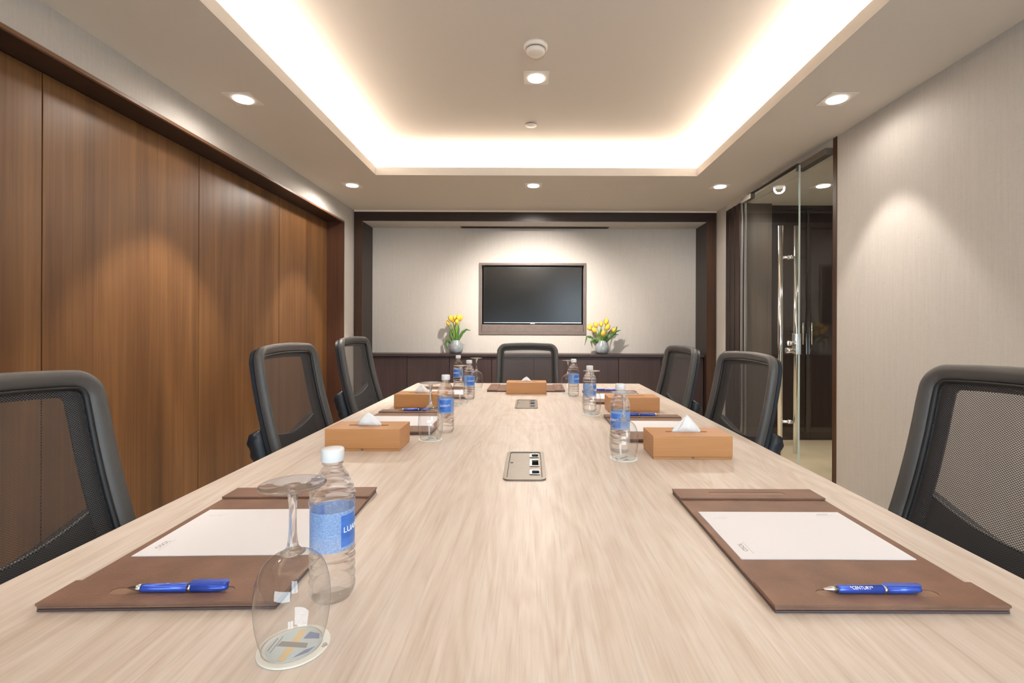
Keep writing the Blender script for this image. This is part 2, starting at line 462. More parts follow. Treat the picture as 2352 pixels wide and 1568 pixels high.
wl = struct('wall_left', 'fabric covered left wall with a recessed run of tall walnut panels')
part(wl, 'wallcovering', M['fabric'], (XL-.27, XL, -2.1, 5.27, CZ+1.165, ZS), (XL-.27, XL, 5.27, 5.60, 0, ZS))
part(wl, 'recess_edging', M['edgewood'], (XL-.012, XL+.004, -1.9, 5.262, CZ+1.147, CZ+1.165), bevel=.002)
part(wl, 'recess_head', M['dark_h'], (XP-.05, XL-.012, -1.9, 5.262, CZ+1.150, CZ+1.165))
part(wl, 'recess_jamb', M['redwood'], (XP-.05, XL+.003, 5.248, 5.27, 0, CZ+1.165))
ed = [-1.9, -.874, .156, 1.186, 2.186, 3.22, 4.25, 5.245]
ed = [-1.9, -.90, .13, 1.157, 2.186, 3.22, 4.25, 5.247]
for i in range(7):
    g = .003
    MB().box(XP-.03, XP, ed[i]+g, ed[i+1]-g, .01, CZ+1.148).build('walnut_panel', M['panel'], wl, bevel=.0015)
part(wl, 'backing', M['void'], (XP-.06, XP-.03, -1.9, 5.27, 0, CZ+1.16))

# back wall and niche
wb = struct('wall_back', 'fabric covered back wall of the niche behind the television')
TVX0, TVX1, TVZ0, TVZ1 = -.60, .655, CZ-.045, CZ+.775   # hole of the tv recess
mb = MB().prism([(2.3, 0), (2.3, 2.5), (-2.3, 2.5), (-2.3, 0)], [rect(TVX0, TVX1, TVZ0, TVZ1)], 0, .12)
mb.xform(lambda x, y, z: (x, YN+.12-z, y)).build('wallcovering', M['fabric'], wb)
part(wb, 'recess_backing', M['void'], (TVX0-.1, TVX1+.1, YN+.12, YN+.14, TVZ0-.1, TVZ1+.1))
tr = struct('trim_1', 'dark wood portal framing the television niche')
NX0, NX1, NZ = -1.935, 2.025, CZ+1.23
FX0, FX1 = -2.025, 2.132
for a_, b_ in ((FX0, NX0), (NX1, FX1)):
    part(tr, 'side_reveal', M['dark'], (a_, b_, YB+.015, YN, 0, NZ))
    part(tr, 'side_post_face', M['postface'], (a_, b_, YB, YB+.015, 0, NZ))
part(tr, 'head', M['dark_h'], (FX0, FX1, YB, YN, NZ, CZ+1.333))
part(wb, 'niche_ceiling', M['fabric'], (NX0, NX1, YB+.015, YN, NZ-.004, NZ-.0005))
tr2 = MB().box(FX0, FX1, YB-.012, YB+.05, CZ+1.333, ZS).build('trim_2', M['cream']); tag(tr2, 'thin cream strip along the top of the dark wood portal', kind='structure')

# right wall: fabric, jambs, header, glazing, far strip
wr = struct('wall_right', 'fabric covered right wall beside the glass door')
part(wr, 'wallcovering', M['fabric'], (XR, XR+.2, -2.1, 3.374, 0, ZS))
part(wr, 'wallcovering', M['fabric'], (XR, XR+.2, 5.28, 5.60, 0, ZS))
part(wr, 'header', M['paint'], (XR-.0, XR+.15, 3.418, 5.28, CZ+1.285, ZS))
tr = MB().box(XR-.004, XR+.2, 3.374, 3.418, 0, ZS).build('trim_3', M['redwood'], bevel=.002); tag(tr, 'narrow brown wooden jamb beside the fixed glass panel', kind='structure')
mb = MB()
for k in range(6): mb.box(XR-.012+.004*(k % 2), XR+.2, 4.93+.0583*k, 4.93+.0583*(k+1)-.004, 0, CZ+1.285)
tr = mb.build('trim_4', M['dark'], bevel=.002); tag(tr, 'dark fluted wooden panel between glass door and portal', kind='structure')

# window_1: fixed glazed panel
w1 = struct('window_1', 'fixed floor to ceiling glass panel beside the glass door')
GX = 2.115
part(w1, 'glass_pane', M['pane'], (GX-.005, GX+.005, 3.385, 3.775, .01, CZ+1.255))
part(w1, 'head_channel', M['steel'], (GX-.03, GX+.03, 3.418, 3.80, CZ+1.238, CZ+1.285), bevel=.002)
# door_1: frameless glass door
d1 = struct('door_1', 'frameless glass door with long chrome pull bars')
DX = 2.075
part(d1, 'glass_leaf', M['pane'], (DX-.005, DX+.005, 3.735, 4.66, .01, CZ+1.268))
part(d1, 'leaf_edge', M['pane_edge'], (DX-.005, DX+.005, 3.727, 3.735, .01, CZ+1.268))
part(d1, 'head_rail', M['steel_dark'], (DX-.010, DX+.03, 3.75, 4.60, CZ+1.279, CZ+1.287))
part(d1, 'pivot_fitting', M['steel'], (DX-.022, DX+.022, 4.52, 4.72, CZ+1.225, CZ+1.272), bevel=.003)
part(d1, 'hinge_post', M['silver'], (DX-.008, DX+.008, 4.655, 4.672, .01, CZ+1.25), (DX+.02, DX+.035, 4.80, 4.82, .01, CZ+1.27))
HY = 3.86
for hx, lb in ((1.997, 'chrome pull bar on the room side'), (2.123, 'chrome pull bar on the corridor side')):
    mb = MB().tube([(hx, HY, .155), (hx, HY, 1.972)], .0185, 20)
    o = mb.build('pull_bar', M['chrome'], d1); o['label'] = lb
for hz in (CZ+.575, CZ-.737):
    mb = MB().tube([(1.997, HY, hz), (2.123, HY, hz)], .011, 14).tube([(2.055, HY, hz), (2.098, HY, hz)], .016, 16)
    mb.build('standoff', M['chrome'], d1)
part(d1, 'lock_case', M['chrome'], (DX-.018, DX+.018, 3.732, 3.80, CZ-.195, CZ-.03), bevel=.004)
mb = MB().tube([(DX-.018, 3.79, CZ-.11), (DX-.05, 3.79, CZ-.11)], .020, 20).tube([(DX-.018, 3.79, CZ-.165), (DX-.07, 3.79, CZ-.165)], .022, 20)
mb.build('thumb_turn', M['chrome'], d1)

# corridor beyond the glass
cd = struct('wall_corridor', 'corridor beyond the glass door')
part(cd, 'end_panel', M['brownpanel'], (2.2, 2.446, 4.90, 5.1, 0, CZ+1.275))
part(cd, 'side_wall', M['fabric'], (3.9, 4.1, 1.9, 5.6, 0, ZS))
part(cd, 'near_wall', M['fabric'], (2.34, 4.1, 1.9, 2.0, 0, ZS))
part(cd, 'bulkhead', M['dark_h'], (2.446, 3.9, 4.975, 5.2, CZ+1.233, CZ+1.275))
part(cd, 'corridor_ceiling', M['paint'], (2.24, 4.1, 1.9, 5.6, CZ+1.275, CZ+1.33))
cx = [2.446, 2.84, 3.235, 3.63]
clos = ['left dark wood closet door in the corridor seen through the glass', 'dark wood closet in the corridor right behind the lock of the glass door', 'dark wood closet at the far right of the corridor']
for i in range(3):
    t = thing('closet', clos[i], 'closet', ((cx[i]+cx[i+1])/2, 5.0, 0), 0, 'corridor closets')
    w = (cx[i+1]-cx[i])/2
    MB().box(-w+.002, w-.002, .02, .35, .0, CZ+1.23).build('carcass', M['dark'], t)
    MB().box(-w+.004, w-.004, -.018, .018, .085, CZ+1.228).build('closet_door', M['dark'], t, bevel=.002)
    hx = w-.045 if i == 0 else -w+.045
    mb = MB().tube([(hx, -.045, CZ-.155), (hx, -.045, CZ+.068)], .008, 12).tube([(hx, -.018, CZ-.13), (hx, -.045, CZ-.13)], .005, 8).tube([(hx, -.018, CZ+.04), (hx, -.045, CZ+.04)], .005, 8)
    mb.build('handle', M['chrome'], t)

# rear wall behind the camera, its daylight window and an added low fill window
rw = struct('wall_rear', 'rear wall with a wide window')
WX0, WX1, WZ0, WZ1 = .75, 2.05, .80, 2.35
VX0, VX1, VZ0, VZ1 = -1.7, .65, .30, 1.08
mb = MB().prism(rect(-2.4, 2.4, 0, ZS+.05), [rect(WX0, WX1, WZ0, WZ1), rect(VX0, VX1, VZ0, VZ1)], 0, .15)
mb.xform(lambda x, y, z: (x, YR-z, y)).build('wallcovering', M['fabric'], rw)
w2 = struct('window_2', 'wide window in the rear wall')
mb = MB().prism(rect(WX0, WX1, WZ0, WZ1), [rect(WX0+.05, 1.38, WZ0+.05, WZ1-.05), rect(1.42, WX1-.05, WZ0+.05, WZ1-.05)], 0, .06)
mb.xform(lambda x, y, z: (x, YR-.04-z, y)).build('window_frame', M['dark'], w2)
part(w2, 'window_glass', M['pane'], (WX0+.05, WX1-.05, YR-.075, YR-.069, WZ0+.05, WZ1-.05))

w3 = struct('fill_window', 'unseen low window added in the rear wall for fill daylight')  # added opening for fill daylight, kept low to stay out of the television's reflection
mb = MB().prism(rect(VX0, VX1, VZ0, VZ1), [rect(VX0+.05, VX1-.05, VZ0+.05, VZ1-.05)], 0, .06)
mb.xform(lambda x, y, z: (x, YR-.04-z, y)).build('window_frame', M['dark'], w3)
part(w3, 'window_glass', M['pane'], (VX0+.05, VX1-.05, YR-.075, YR-.069, VZ0+.05, VZ1-.05))

# ---------------------------------------------------------------- niche furniture
cabx = [NX0+.004 + (NX1-NX0-.008)/8*i for i in range(9)]
cw = ['leftmost dark wood base cabinet, beside the left portal post', 'second dark wood base cabinet from the left portal post',
      'dark wood base cabinet under the vase left of the television', 'dark wood base cabinet directly left of the one behind the end chair',
      'dark wood base cabinet behind the right half of the end chair', 'dark wood base cabinet under the vase right of the television',
      'second dark wood base cabinet from the right portal post', 'rightmost dark wood base cabinet, beside the right portal post']
cw[3] = 'dark wood base cabinet behind the left half of the end chair'
cabtop = .846
for i in range(8):
    x0, x1 = cabx[i], cabx[i+1]; w = (x1-x0)/2
    t = thing('base_cabinet', cw[i], 'cabinet', ((x0+x1)/2, 5.66, 0), 0, 'base cabinets along the back wall')
    MB().box(-w+.001, w-.001, .0, .255, .0, cabtop-.032).build('carcass', M['dark'], t)
    MB().box(-w+.003, w-.003, -.02, 0, .07, cabtop-.04).build('cabinet_door', M['cab'], t, bevel=.0015)
ct = MB().box(NX0+.002, NX1-.002, 5.615, YN-.001, cabtop-.03, cabtop).build('counter_top', M['cab'], bevel=.003)
tag(ct, 'long dark wood counter top under the television', 'counter top')

# TV frame and TV
t = thing('television_surround', 'taupe wooden frame recessed around the wall television', 'frame', ((TVX0+TVX1)/2, YN, CZ))
cxm = (TVX0+TVX1)/2
mb = MB().prism(rect(TVX0-.028-cxm, TVX1+.028-cxm, TVZ0-.03-CZ, TVZ1+.025-CZ), [rect(TVX0-cxm+.002, TVX1-cxm-.002, TVZ0-CZ+.002, TVZ1-CZ-.002)], 0, .014)
mb.xform(lambda x, y, z: (x, -z, y)).build('face_frame', M['tvframe'], t, bevel=.002)
MB().box(TVX0-cxm+.003, TVX1-cxm-.003, .005, .11, TVZ0-CZ+.003, .048).build('lower_ledge', M['tvframe'], t, bevel=.002)
t = thing('television', 'black flat television switched off on the back wall', 'television', (.028, YN+.03, CZ+.41))
W, H = 1.212, .692
MB().box(-W/2, W/2, 0, .05, -H/2, H/2).build('housing', M['bezel'], t, bevel=.004)
MB().box(-W/2+.008, W/2-.008, -.003, .0, -H/2+.014, H/2-.008).build('screen', M['screen'], t)
mb = MB().box(-W/2+.004, W/2-.004, -.005, -.0005, -H/2+.001, -H/2+.009); mb.build('bottom_edge', M['silver'], t)
MB().box(-.028, .028, -.009, -.001, -H/2-.007, -H/2+.008).build('logo_badge', M['white'], t, bevel=.002)

# air slot
t = thing('air_vent', 'long dark slot diffuser in the niche ceiling above the television', 'vent', (.03, YN-.06, NZ-.004))
MB().box(-.86, .90, -.035, .035, -.004, .0).build('slot', M['void'], t)
MB().prism(rect(-.875, .915, -.045, .045), [rect(-.86, .90, -.035, .035)], -.006, -.001).build('slot_frame', M['redwood'], t)

# ---------------------------------------------------------------- ceiling items
LC = (1.0, .91, .82)
def downlight(loc, label, energy=105, angle=70, spot=True, scale=1.0, spill=.28, tilt=0, blend=.35):
    t = thing('ceiling_downlight', label, 'ceiling light', loc, 0, 'ceiling downlights')
    s = scale
    MB().prism(rrect(-.08*s, .08*s, -.08*s, .08*s, .004), [circ(0, 0, .054*s, 32)], -.004, -.0002).build('trim', M['plaster'], t)
    MB().lathe([(.0537*s, -.0005), (.052*s, -.010), (.0001, -.0115)], 32, close=False).build('lamp', M['lamp'], t)
    if spot:
        l = bpy.data.lights.new('downlight_beam', 'SPOT'); l.energy = energy; l.spot_size = R(angle); l.spot_blend = blend
        l.shadow_soft_size = .035; l.color = LC
        o = bpy.data.objects.new('downlight_beam', l); COL.objects.link(o); o.parent = t; o.location = (0, 0, -.02); o.rotation_euler = (R(tilt), 0, 0)
        l = bpy.data.lights.new('downlight_spill', 'SPOT'); l.energy = energy*spill; l.spot_size = R(176); l.spot_blend = .5
        l.shadow_soft_size = .05; l.color = LC
        o = bpy.data.objects.new('downlight_spill', l); COL.objects.link(o); o.parent = t; o.location = (0, 0, -.02)
    return t
downlight((-1.70, 2.854, ZS), 'downlight in the left soffit above the walnut panels, nearer one', 190, spill=.10)
downlight((1.79, 2.83, ZS), 'downlight in the right soffit before the glass door, nearer one', 72, spill=.2)
downlight((-1.688, 4.57, ZS), 'downlight in the far left corner of the soffit', 150, spill=.35)
downlight((.025, 4.56, ZS), 'downlight in the middle of the far soffit beside the access panel', 350, 92, spill=.35, tilt=45, blend=1.0)
downlight((1.79, 4.57, ZS), 'downlight in the far right corner of the soffit', 110, spill=.45)
downlight((.033, 3.085, ZC), 'square framed downlight in the raised ceiling centre', 45)
downlight((-1.70, 1.10, ZS), 'downlight in the left soffit above the camera side', 60)
downlight((1.79, 1.10, ZS), 'downlight in the right soffit above the camera side', 40)
downlight((.033, 1.0, ZC), 'downlight in the raised ceiling above the camera side', 12)
downlight((2.59, 4.28, CZ+1.275), 'downlight in the corridor ceiling seen through the glass', 26, spill=.9)
downlight((3.2, 3.2, CZ+1.275), 'downlight in the corridor ceiling nearer the camera side', 26, spill=.9)

t = thing('smoke_detector', 'round white smoke detector on the raised ceiling', 'smoke detector', (.025, 2.735, ZC))
MB().lathe([(.068, 0), (.069, -.012), (.064, -.020), (.058, -.022)], 40).build('base', M['plaster'], t)
MB().lathe([(.050, -.022), (.048, -.028)], 40, close=False).build('vent_slot', M['void'], t)
MB().lathe([(.054, -.027), (.052, -.040), (.040, -.050), (.001, -.053)], 40).build('cap', M['plaster'], t)
t = thing('sprinkler_cover', 'small round white cover plate on the raised ceiling', 'sprinkler', (.0, 3.79, ZC))
MB().lathe([(.030, 0), (.030, -.010)], 32, close=False).build('collar', M['void'], t)
MB().lathe([(.044, -.008), (.044, -.012), (.001, -.015)], 32).build('cover_plate', M['plaster'], t)
ap = MB().prism(rect(.115, .62, 4.73, 5.12), [rect(.12, .615, 4.735, 5.115)], ZS-.0025, ZS+.004)
ap.box(.122, .613, 4.737, 5.113, ZS-.0018, ZS+.0005)
ap = ap.build('access_panel', M['paint']); tag(ap, 'flush square access panel in the far soffit', 'access panel')

# ---------------------------------------------------------------- table
t = thing('conference_table', 'long light oak conference table filling the foreground', 'table', (0, 0, 0))
TX0, TX1, TY0, TY1, YS = -.812, .786, .40, 3.49, 1.962
bx = [(-.071, .043, 1.255, 1.545), (-.076, .040, 2.385, 2.67)]
def hole(b, g=.004): return rrect(b[0]+g, b[1]-g, b[2]+g, b[3]-g, .012)
MB().prism(rect(TX0, TX1, TY0, YS-.0006), [hole(bx[0])], TT-.03, TT).build('table_top', M['table'], t)
MB().prism(rect(TX0, TX1, YS+.0006, TY1), [hole(bx[1])], TT-.03, TT).build('table_top', M['table'], t)
for y0 in (.85, 2.9):
    MB().box(-.24, .24, y0, y0+.05, .0, TT-.09).build('leg_panel', M['table_edge'], t, bevel=.002)
MB().box(-.30, .30, .9, 2.9, TT-.09, TT-.03).build('under_beam', M['table_edge'], t)
MB().box(-.20, .20, .9, 2.9, .25, .60).build('modesty_box', M['table_edge'], t)

def power_box(b, label):
    cx_, cy_ = (b[0]+b[1])/2, (b[2]+b[3])/2; w, h = (b[1]-b[0])/2, (b[3]-b[2])/2
    t = thing('power_outlet_box', label, 'power outlet', (cx_, cy_, TT), 0, 'table power boxes')
    mb = MB().prism(rrect(-w, w, -h, h, .018), [rrect(-w+.010, w-.010, -h+.012, h-.012, .010)], -.0, .004)
    mb.build('rim', M['steel'], t, bevel=.0012)
    holes = [rrect(w-.040, w-.018, yy-hh, yy+hh, .002) for yy, hh in ((h-.052, .016), (.012, .030), (-h+.066, .016))]
    MB().prism(rrect(-w+.011, w-.011, -h+.013, h-.013, .009), holes, -.004, .0015).build('lid', M['steel'], t)
    MB().box(-w+.012, w-.012, -h+.014, h-.014, -.02, -.006).build('inner_tray', M['void'], t)
    for yy, hh in ((h-.052, .016), (.012, .030), (-h+.066, .016)):
        MB().prism(rrect(w-.043, w-.016, yy-hh-.004, yy+hh+.004, .003), [rrect(w-.037, w-.016-.001, yy-hh, yy+hh-.004, .002)], .0016, .0045).build('socket_frame', M['silver'], t)
    MB().lathe([(.0045, .0), (.0045, .0022)], 16, center=(-w+.018, .02, 0)).build('latch', M['void'], t)
    return t
power_box(bx[0], 'metal power box set into the table, nearer the camera')
power_box(bx[1], 'metal power box set into the table, farther one before the end tissue box')

# ---------------------------------------------------------------- chairs
BH = .56; TILT = R(14)
def bmap(u, v, w=0):
    """backrest space: u across, v up along the back, w towards the sitter"""
    a = TILT
    y = -.18 - v*math.sin(a) + w*math.cos(a) + .32*u*u - .05*math.sin(PI*min(max(v/BH, 0), 1))*.35
    z = .487 + v*math.cos(a) + w*math.sin(a)
    return (u, y, z)
def wid(v): return .235 + .012*(1 - v/BH)           # half width tapers a little to the top
def outline(off=0, n=14, r=.062, vb=0.0):
    """closed loop (u,v) of rounded backrest outline inset by off"""
    pts = []
    top, bot = BH-off, vb+off
    r_ = max(r-off, .012)
    def hw(v): return wid(v)-off
    def arch(u): return .012*(1-(u/.235)**2)
    def addc(cu, cv, a0, s):
        for i in range(n+1):
            a = R(a0+90*i/n); pts.append((cu+r_*math.cos(a)*1, cv+r_*math.sin(a)))
    addc(hw(top)-r_, top-r_, 0, 1)
    for i in range(1, 12): 
        u = (hw(top)-r_)*(1-2*i/12); pts.append((u, top))
    addc(-hw(top)+r_, top-r_, 90, 1)
    for i in range(1, 14):
        v = top-r_+(bot+r_-(top-r_))*i/14; pts.append((-hw(v), v))
    addc(-hw(bot)+r_, bot+r_, 180, 1)
    for i in range(1, 12):
        u = (-hw(bot)+r_)*(1-2*i/12); pts.append((u, bot))
    addc(hw(bot)-r_, bot+r_, 270, 1)
    for i in range(1, 14):
        v = bot+r_+(top-r_-(bot+r_))*i/14; pts.append((hw(v), v))
    return [(u, v + (arch(u) if v > BH*.5 else 0)*min(1, max(0, (v-BH*.5)/(BH*.45)))) for u, v in pts]
def sweep(loop, prof, smooth=True):
    """sweep a closed cross-section [(inset, w)] round a closed (u,v) loop"""
    n = len(loop); vs = []; m = len(prof)
    for i, (u, v) in enumerate(loop):
        a = Vector(loop[i-1]); b = Vector(loop[(i+1) % n]); tg = (b-a).normalized(); nn = Vector((-tg.y, tg.x))  # inward for ccw
        for (d, w) in prof: 
            p = Vector((u, v)) + nn*d; vs.append(bmap(p.x, p.y, w))
    fs = [(i*m+k, ((i+1) % n)*m+k, ((i+1) % n)*m+(k+1) % m, i*m+(k+1) % m) for i in range(n) for k in range(m)]
    mb = MB(); mb.add(vs, fs, smooth); return mb

def make_chair(label):
    t = thing('office_chair', label, 'chair', (0, 0, 0), 0, 'mesh office chairs round the table')
    prof = [(0, .0), (.002, .012), (.009, .019), (.022, .018), (.033, .012), (.037, .004), (.036, -.012), (.026, -.020), (.008, -.018), (.001, -.010)]
    sweep(outline(0), prof).build('back_frame', M['frame'], t)
    sweep(outline(.0355), [(0, .004), (.002, .009), (.006, .009), (.009, .004), (.006, -.003), (.002, -.003)]).build('mesh_piping', M['black'], t)
    # mesh panel
    lo = outline(.040)
    mb = MB(); nu, nv = 26, 34
    vs, fs = [], []
    top, bot = BH-.040, .040
    for j in range(nv+1):
        v = bot+(top-bot)*j/nv
        for i in range(nu+1):
            s = -1+2*i/nu; r_ = .030
            h = wid(v)-.040
            if v > top-r_: h -= r_-math.sqrt(max(0, r_*r_-(v-top+r_)**2))
            if v < bot+r_: h -= r_-math.sqrt(max(0, r_*r_-(bot+r_-v)**2))
            u = s*h; vv = v + .012*(1-(u/.235)**2)*min(1, max(0, (v-BH*.5)/(BH*.45)))
            vs.append((u, vv, 0))
    for j in range(nv):
        for i in range(nu):
            a = j*(nu+1)+i; fs.append((a, a+1, a+nu+2, a+nu+1))
    mb.add(vs, fs, True)
    uv = [(p[0], p[1]) for p in mb.v]
    mb.v = [bmap(*p) for p in mb.v]
    me = bpy.data.meshes.new('mesh_panel'); me.from_pydata(mb.v, [], mb.f)
    me.polygons.foreach_set('use_smooth', [True]*len(me.polygons))
    l = me.uv_layers.new(name='UVMap')
    for lp in me.loops: l.data[lp.index].uv = uv[lp.vertex_index]
    me.materials.append(M['mesh'])
    o = bpy.data.objects.new('mesh_panel', me); COL.objects.link(o); o.parent = t
    # rear rim: flat band behind the frame
    sweep(outline(.006), [(0, -.018), (.0, -.032), (.046, -.034), (.048, -.028), (.036, -.02)], False).build('rear_rim', M['shell'], t)
    # lumbar shell
    mb = MB(); vs, fs = [], []
    nu, nv = 24, 22
    def topv(u): return .272 - .062*(1-(abs(u)/.235)**2.0)
    for side in (0, 1):
        for j in range(nv+1):
            f = j/nv
            for i in range(nu+1):
                s = -1+2*i/nu
                hw_ = .232; u = s*hw_
                tv = topv(u); v = .02+(tv-.02)*f
                if side == 0:
                    w = -.036
                else:
                    e = min(1, (1-f)/.12); e2 = min(1, (1-abs(s))/.06+.25)
                    rib = .004*math.cos(v*2*PI/.045)
                    w = -.040-(.062+rib)*(math.sqrt(max(0, 1-(1-e)**2)))*(.75+.25*min(1, e2))
                vs.append(bmap(u, v, w))
    def idx(sd, j, i): return sd*(nu+1)*(nv+1)+j*(nu+1)+i
    for sd in (0, 1):
        for j in range(nv):
            for i in range(nu): fs.append((idx(sd, j, i), idx(sd, j, i+1), idx(sd, j+1, i+1), idx(sd, j+1, i)))
    for j in range(nv):
        fs.append((idx(0, j, 0), idx(1, j, 0), idx(1, j+1, 0), idx(0, j+1, 0)))
        fs.append((idx(0, j, nu), idx(1, j, nu), idx(1, j+1, nu), idx(0, j+1, nu)))
    for i in range(nu):
        fs.append((idx(0, 0, i), idx(1, 0, i), idx(1, 0, i+1), idx(0, 0, i+1)))
        fs.append((idx(0, nv, i), idx(1, nv, i), idx(1, nv, i+1), idx(0, nv, i+1)))
    mb.add(vs, fs, True); mb.build('lumbar_shell', M['shell'], t)
    mb = MB().tube([bmap(s*.019, topv(s*.019)+.001, -.034) for s in range(-11, 12)], .0022, 8)
    mb.build('shell_lip', M['lip'], t)  # pale tube paints the highlight along the shell's top edge
    # crossbars seen through the mesh
    for vv in (.165, .10):
        mb = MB().tube([bmap(s*.018, vv-.02*(1-(s/12)**2), -.032) for s in range(-12, 13)], .003, 8)
        mb.build('shell_rib', M['frame'], t)
    # seat and lower parts
    MB().prism(rrect(-.24, .24, -.20, .26, .07, 8), [], .455, .515).build('seat', M['seatfab'], t, bevel=.018, seg=3)
    MB().prism(rrect(-.21, .21, -.19, .22, .05, 6), [], .43, .455).build('seat_pan', M['shell'], t, bevel=.006)
    mb = MB().tube([(0, -.10, .43), (0, -.20, .40), (0, -.262, .45), (0, -.285, .53)], [.035, .032, .030, .026], 12); mb.build('back_bracket', M['shell'], t)
    MB().box(-.08, .08, -.10, .10, .37, .43).build('tilt_mechanism', M['shell'], t, bevel=.012)
    MB().lathe([(.014, .10), (.014, .42)], 16).lathe([(.025, .07), (.025, .27)], 16).build('gas_lift', M['black'], t)
    for k in range(5):
        a = 2*PI*k/5+.3
        c, s = math.cos(a), math.sin(a)
        mb = MB().tube([(0, 0, .095), (c*.15, s*.15, .09), (c*.285, s*.285, .065)], [.03, .022, .014], 10)
        leg = mb.build('base_arm', M['shell'], t)
        mb = MB().lathe([(.027, -.022), (.03, -.018), (.03, .018), (.027, .022)], 20)
        mb.xform(lambda x, y, z: (x*c*0+c*.285 - s*z + x*c*0 + y*0*c + x*c, s*.285 + c*z + x*s, .0302 + y))
        mb.build('caster', M['black'], leg)
    return t
RISE = {'seat', 'seat_pan', 'back_frame', 'mesh_piping', 'mesh_panel', 'rear_rim', 'lumbar_shell', 'shell_lip', 'shell_rib', 'back_bracket', 'tilt_mechanism'}
chair0 = None
def place_chair(xb, yb, ang, dz, label, off=.315):
    """xb,yb: where the top of the backrest stands; ang: heading of chair front"""
    global chair0
    if chair0 is None: c = chair0 = make_chair(label)
    else: c = copy_tree(chair_src)
    fx, fy = -math.sin(ang), math.cos(ang)
    c.location = (xb+fx*off, yb+fy*off, 0); c.rotation_euler = (0, 0, ang)
    c['label'] = label
    for ch in c.children:
        if ch.name.split('.')[0] in RISE: ch.location.z = dz
    return c
spots = [(-1.005, .872, R(-90), .016, 'black mesh office chair cut off by the left picture edge'),
         (1.0, .965, R(90), .028, 'black mesh office chair cut off by the right picture edge'),
         (-1.0, 1.96, R(-90), .041, 'middle black mesh office chair on the left side of the table'),
         (.958, 2.11, R(94.5), .006, 'middle black mesh office chair before the glass door'),
         (-1.09, 2.95, R(-90), .051, 'far black mesh office chair on the left side, nearest the portal'),
         (.945, 2.98, R(94), .003, 'far black mesh office chair on the right side of the table'),
         (-.02, 3.75, R(180), -.006, 'black mesh office chair at the far head of the table facing the camera')]
for i, (x, y, a, dz, lb) in enumerate(spots):
    if i == 0:
        c = place_chair(x, y, a, dz, lb); chair_src = c
    else: place_chair(x, y, a, dz, lb)

# ---------------------------------------------------------------- tableware
# wine glass, upside down: rim on the coaster, foot in the air
def make_glass(label, loc):
    t = thing('wine_glass', label, 'wine glass', loc, 0, 'upturned wine glasses')
    wall = [(.0345, 0), (.0375, .010), (.0415, .028), (.0438, .052), (.0428, .074), (.0385, .092), (.0320, .1035), (.0240, .1100), (.0150, .1150)]
    prof_o = [(.0150, .1150), (.0100, .1185), (.0066, .124), (.0048, .140), (.0044, .165), (.0052, .180), (.008, .190), (.016, .1945), (.036, .1975), (.0385, .1985), (.036, .1999), (.012, .1990), (.0001, .1987)]
    prof_i = [(.0001, .1145), (.006, .1142), (.012, .1135), (.0150, .1150)]
    # smooth the outer profile
    def cr(pts, k=4):
        out = []
        for i in range(len(pts)-1):
            p0 = pts[max(i-1, 0)]; p1 = pts[i]; p2 = pts[i+1]; p3 = pts[min(i+2, len(pts)-1)]
            for j in range(k):
                tt = j/k
                out.append(tuple(.5*((2*p1[a])+(-p0[a]+p2[a])*tt+(2*p0[a]-5*p1[a]+4*p2[a]-p3[a])*tt**2+(-p0[a]+3*p1[a]-3*p2[a]+p3[a])*tt**3) for a in (0, 1)))
        out.append(pts[-1]); return out
    w = cr(wall)
    t_ = .0009
    # rim bead and thin wall, then the solid stem and foot
    rim = MB().tube([(.0343*math.cos(2*PI*k/56), .0343*math.sin(2*PI*k/56), .0009) for k in range(56)], .0008, 8, closed=True)
    rim.build('rim', M['glass'], t)
    MB().lathe([(r, z) for r, z in w], 64, close=False).build('bowl', M['bowl'], t, recalc=True)
    body = cr(prof_i) + cr(prof_o)[1:]
    body = [(max(r, .0001), z) for r, z in body]
    MB().lathe(body, 56, close=False).build('stem_and_foot', M['glass'], t, recalc=True)
    return t
CO = .0022
def make_coaster(label, loc, rz):
    t = thing('coaster', label, 'coaster', loc, rz, 'round card coasters')
    MB().lathe([(.0415, 0), (.042, .0004), (.042, .0018), (.0415, CO)], 48).build('card', M['coaster'], t)
    z0, z1 = CO+.00005, CO+.00025
    MB().prism(circ(0, .0, .032, 40), [], z0, z1).build('print_ground', M['co_pale'], t)
    z0, z1 = z1+.00003, z1+.0002
    MB().prism([(-.006, -.029), (.003, -.030), (.003, .030), (-.006, .029)], [], z0, z1).build('print_stripe', M['co_yel'], t)
    mb = MB().prism([(.006, .012), (.026, .012), (.022, .022), (.008, .026)], [], z0, z1)
    mb.prism([(.010, -.024), (.024, -.014), (.028, -.002), (.018, -.010)], [], z0, z1); mb.build('print_patch', M['co_blue'], t)
    mb = MB().prism([(-.020, -.003), (.018, -.006), (.016, .003), (-.018, .006)], [], z1+.00003, z1+.00015)
    mb.prism([(-.027, -.012), (-.0255, -.012), (-.0255, .012), (-.027, .012)], [], z0, z1)
    mb.prism([(-.022, -.016), (-.0210, -.016), (-.0210, .016), (-.022, .016)], [], z0, z1); mb.build('print_lines', M['co_grey'], t)
    tm = text_mesh('qp', .009, .0001); tm.xform(lambda x, y, z: (.037-y*1, x, CO+.0002+z)).build('print_text', M['ink'], t)
    return t

